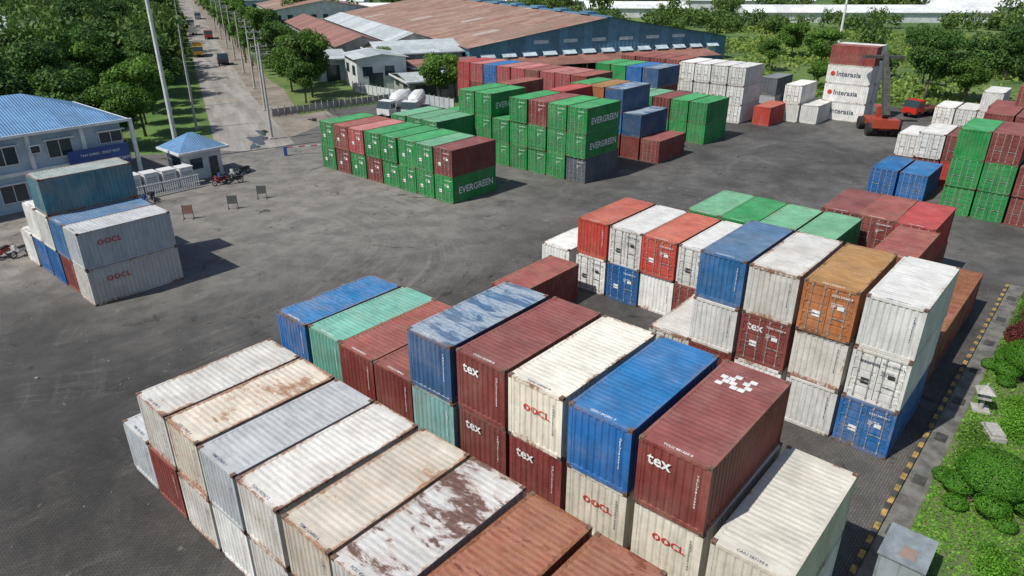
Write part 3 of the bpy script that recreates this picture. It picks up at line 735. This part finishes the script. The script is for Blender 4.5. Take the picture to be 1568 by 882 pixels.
def pole(name,x,y,h_,r,m,arms=True):
    b=MB(); b.cyl((0,0,0),(0,0,h_),r,r*.55,10); b.box(-r*1.6,-r*1.6,0,r*1.6,r*1.6,.25)
    if arms:
        for z in (h_-.5,h_-1.4): b.box(-1.0,-.05,z,1.0,.05,z+.12); 
        for z in (h_-.38,h_-1.28):
            for xx in (-.9,-.3,.3,.9): b.cyl((xx,0,z),(xx,0,z+.25),.05,.03,6)
    b.obj(name,[m],(x,y,0),R(-25))
pole("light_mast",35.2,82.2,24,.28,M_polew,False)
for s,q in ((-80.5,3.2),(-60,4.6),(-38,5.2),(-16,5.2),(8,5.2),(34,5.2),(60,5.2),(90,5.2)):
    x,y=RF(s,q); pole("utility_pole",x,y,12,.2,M_pole)
for s in range(-70,200,18):
    x,y=RF(s,-5.6); pole("utility_pole",x,y,10,.17,M_pole,False)
pole("light_mast",197,60.5,30,.35,M_polew,False)
b=MB()
pts=[RF(s,5.2) for s in (-80.5,-60,-38,-16,8,34,60,90)]
for a,c in zip(pts[:-1],pts[1:]):
    for o in (-.8,0,.8):
        last=None
        for t in range(7):
            u=t/6; z=11.8-1.0*4*u*(1-u); p=(a[0]+(c[0]-a[0])*u+o*wv.x,a[1]+(c[1]-a[1])*u+o*wv.y,z)
            if last: b.cyl(last,p,.025,n=4,caps=False)
            last=p
b.obj("power_lines",[M_dark])

# ------------------------------------------------------------------ vehicles and small things
M_tyre=simple("tyre",(.02,.02,.02),.85); M_chr=simple("bare_metal",(.4,.4,.4),.35,.6)
def vp(name,c): return simple(name,c,.35,0,.1,1)
def truck(name,loc,rz,cabc,bodyc,L=6.5,box=1.6):
    b=MB(); w=1.1
    b.box(0,-w*.4,.55,L,w*.4,.8,2)
    P=[(0,.6),(0,1.5),(.45,2.5),(1.9,2.55),(1.9,.6)]
    for i in range(5):
        a=P[i];c=P[(i+1)%5]; b.quad((a[0],-w,a[1]),(c[0],-w,c[1]),(c[0],w,c[1]),(a[0],w,a[1]),3 if i==1 else 0)
    b.poly([(p[0],-w,p[1]) for p in P],0); b.poly([(p[0],w,p[1]) for p in P[::-1]],0)
    b.box(.6,-w-.01,1.5,1.6,-w,2.2,3); b.box(.6,w,1.5,1.6,w+.01,2.2,3)
    b.box(2.1,-w-.08,.85,L+.1,w+.08,.95,1); 
    for y in (-w-.08,w): b.box(2.1,y,.95,L+.1,y+.08,.95+box,1)
    b.box(2.1,-w,.95,2.18,w,.95+box,1); b.box(L+.02,-w,.95,L+.1,w,.95+box,1)
    for x in (.95,L-1.6,L-.55):
        for y in (-w,w-.28): b.cyl((x,y,.48),(x,y+.28,.48),.48,n=14,mi=2); 
    return b.obj(name,[cabc,bodyc,M_tyre,M_glass],loc,rz)
def heading(extra=0): return math.atan2(rv.y,rv.x)+extra
yp,yb=vp("yellow_paint",(.45,.25,.03)),vp("yellow_body",(.42,.25,.04)); wp,wb=vp("w_paint",(.5,.5,.5)),vp("w_body",(.45,.45,.42))
x,y=RF(16,-2.4); truck("dump_truck",(x,y,0),heading(),yp,yb,7.5,1.9)
x,y=RF(-2,2.2); truck("pickup_truck",(x,y,0),heading(),vp("dk_paint",(.06,.05,.05)),vp("dk_body",(.12,.08,.06)),5.2,.5)
x,y=RF(112,-1.8); truck("delivery_truck",(x,y,0),heading(),wp,wb,7,1.7)
x,y=RF(150,1.8); truck("delivery_truck",(x,y,0),heading(),vp("g_paint",(.25,.3,.35)),vp("g_body",(.4,.4,.38)),7,1.7)
x,y=RF(62,2.0); truck("dump_truck",(x,y,0),heading(),vp("r_paint",(.4,.06,.04)),vp("r_body",(.3,.2,.1)),6.5,1.3)
x,y=RF(84,-2.0); truck("delivery_truck",(x,y,0),heading(math.pi),wp,wb,7,1.7)
truck("tractor_truck",(118,24.5,0),R(-20),vp("red_paint",(.5,.03,.02)),vp("red_body",(.12,.05,.04)),6.5,.25)
truck("small_truck",(112.5,40,0),R(200),vp("green_paint",(.1,.3,.15)),wb,5.5,.8)
def mixer(loc,rz):
    o=truck("concrete_mixer_truck",loc,rz,M_wbox,M_cab,7,.1)
    b=MB(); b.cyl((2.6,0,1.9),(3.6,0,2.15),.7,1.2,16); b.cyl((3.6,0,2.15),(5.2,0,2.5),1.2,1.15,16); b.cyl((5.2,0,2.5),(6.9,0,2.95),1.15,.45,16); b.box(6.6,-.3,1.2,7.2,.3,2.6)
    b.obj("drum",[M_wbox],parent=o)
mixer((66,82.5,0),R(15)); mixer((68,79.2,0),R(30))
b=MB(); M_rs=vp("stacker_red",(.35,.06,.03))
b.box(0,-1.4,.9,6.2,1.4,1.7); b.box(4.4,-1.6,1.2,6.6,1.6,2.3); b.box(2.2,-.8,1.7,4.0,.8,3.6,0); b.box(2.15,-.7,2.3,2.2,.7,3.4,2); b.box(2.3,-.83,2.4,3.8,-.8,3.4,2); b.box(2.3,.8,2.4,3.8,.83,3.4,2)
for x in (1.0,5.4):
    for y in (-2.0,-1.35,.8,1.45): b.cyl((x,y,.85),(x,y+.55,.85),.85,n=18,mi=1)
M1=Matrix.Translation((5.6,0,2.6))@Matrix.Rotation(R(52),4,'Y'); b.box(-7.0,-.4,-.4,0,.4,.4,3,M1); b.box(-9.2,-.28,-.26,-7.0,.28,.28,3,M1)
b.box(-1.4,-2.6,9.2,-.2,2.6,9.55,3); b.box(-.95,-.4,8.9,-.55,.4,9.2,3)
b.obj("reach_stacker",[M_rs,M_tyre,M_glass,M_dk],(107.2,26.6,0),R(-150))
def moto():
    b=MB()
    for x in (0,1.25):
        n=16
        for k in range(n):
            a=2*math.pi*k/n;a2=2*math.pi*(k+1)/n
            b.cyl((x+.27*math.cos(a),0,.3+.27*math.sin(a)),(x+.27*math.cos(a2),0,.3+.27*math.sin(a2)),.05,n=6,mi=1,caps=False)
        b.cyl((x,-.05,.3),(x,.05,.3),.1,n=8,mi=2)
    b.cyl((0,0,.3),(.28,0,1.0),.035,n=6,mi=2); b.cyl((.25,-.32,1.05),(.25,.32,1.05),.02,n=6,mi=1)
    b.box(.12,-.16,.62,.3,.16,1.0,0); b.box(.3,-.13,.3,.6,.13,.42,0); b.box(.5,-.13,.4,1.3,.13,.66,0); b.box(.5,-.14,.68,1.35,.14,.78,1); b.box(1.2,-.1,.55,1.6,.1,.68,0)
    b.box(.0,-.07,.56,-.3,.07,.62,0); b.cyl((.8,.16,.3),(1.5,.18,.36),.05,n=6,mi=2)
    return b
mcols=[vp("moto_red",(.3,.03,.03)),vp("moto_blue",(.03,.08,.25)),vp("moto_black",(.03,.03,.03)),vp("moto_white",(.5,.5,.5))]
for i,(x,y,a) in enumerate(((32.7,69.1,10),(33.5,69.8,25),(33.9,68.6,-15),(35.2,70.3,30),(24.5,67.8,100),(25.3,68.0,95),(26.1,68.3,80),(12.6,62.5,20),(11.6,63,40),(10.4,63.3,15),(36.4,71.0,10))):
    moto().obj("motorbike",[mcols[i%4],M_tyre,M_chr],(x,y,0),R(a))
bm=[simple("board_brown",(.22,.13,.09),.7),simple("board_dark",(.10,.11,.10),.7)]
for x,y,c in ((26,61.2,0),(30.1,60.8,1),(33.6,61.6,1)):
    b=MB(); b.box(-.4,-.02,.5,.4,.02,1.3,c); b.box(-.44,-.03,0,-.4,.03,1.35,2); b.box(.4,-.03,0,.44,.03,1.35,2); b.box(-.44,-.3,0,-.4,.3,.05,2); b.box(.4,-.3,0,.44,.3,.05,2)
    b.obj("notice_board",bm+[M_dk],(x,y,0),R(-40))
b=MB(); b.box(-.2,-.2,0,.2,.2,1.1,0)
for i in range(8): b.box(.2+i*.7,-.04,.95,.9+i*.7,.04,1.05,1 if i%2 else 2)
b.obj("gate_barrier",[vp("barrier_blue",(.03,.1,.3)),M_frame,simple("barrier_red",(.5,.04,.03),.6)],(44.5,74.5,0),R(-30))
b=MB()
for i in range(700):
    x=random.uniform(0,70);y=random.uniform(26,78)
    if 8<x<23 and y<31: continue
    s_=random.uniform(.02,.06)*(2.0 if random.random()<.04 else 1); M=Matrix.Translation((x,y,s_*.4))@Matrix.Rotation(random.random()*6,4,'Z'); b.box(-s_,-s_*.6,-s_*.4,s_,s_*.6,s_*.4,0,M)
b.obj("gravel_and_litter",[M_conc])

# ------------------------------------------------------------------ light, world, camera
sd=Vector((-.60,.17,.80)).normalized()
el=math.asin(sd.z)
w=bpy.data.worlds.new("World"); sc.world=w; w.use_nodes=True; nt=w.node_tree
sky=nt.nodes.new("ShaderNodeTexSky"); sky.sky_type='NISHITA'; sky.sun_disc=False; sky.sun_elevation=el; sky.sun_rotation=math.atan2(sd.x,sd.y)
bg=nt.nodes["Background"]; nt.links.new(sky.outputs[0],bg.inputs[0]); bg.inputs[1].default_value=.105
sl=bpy.data.lights.new("sun","SUN"); sl.energy=4.8; sl.angle=R(.5); sl.color=(1,.96,.89)
so=bpy.data.objects.new("sun",sl); COL.objects.link(so); so.rotation_euler=(-sd).to_track_quat('-Z','Y').to_euler(); so.location=(0,0,80)
cd=bpy.data.cameras.new("camera"); cd.lens=24.57; cd.sensor_width=36; cd.clip_end=4000; cd.clip_start=.5
co=bpy.data.objects.new("camera",cd); COL.objects.link(co); co.location=(0,0,21); co.rotation_euler=(R(65),0,R(-49)); sc.camera=co
sc.view_settings.view_transform='Standard'
try: sc.view_settings.look='None'
except: pass
sc.view_settings.exposure=0
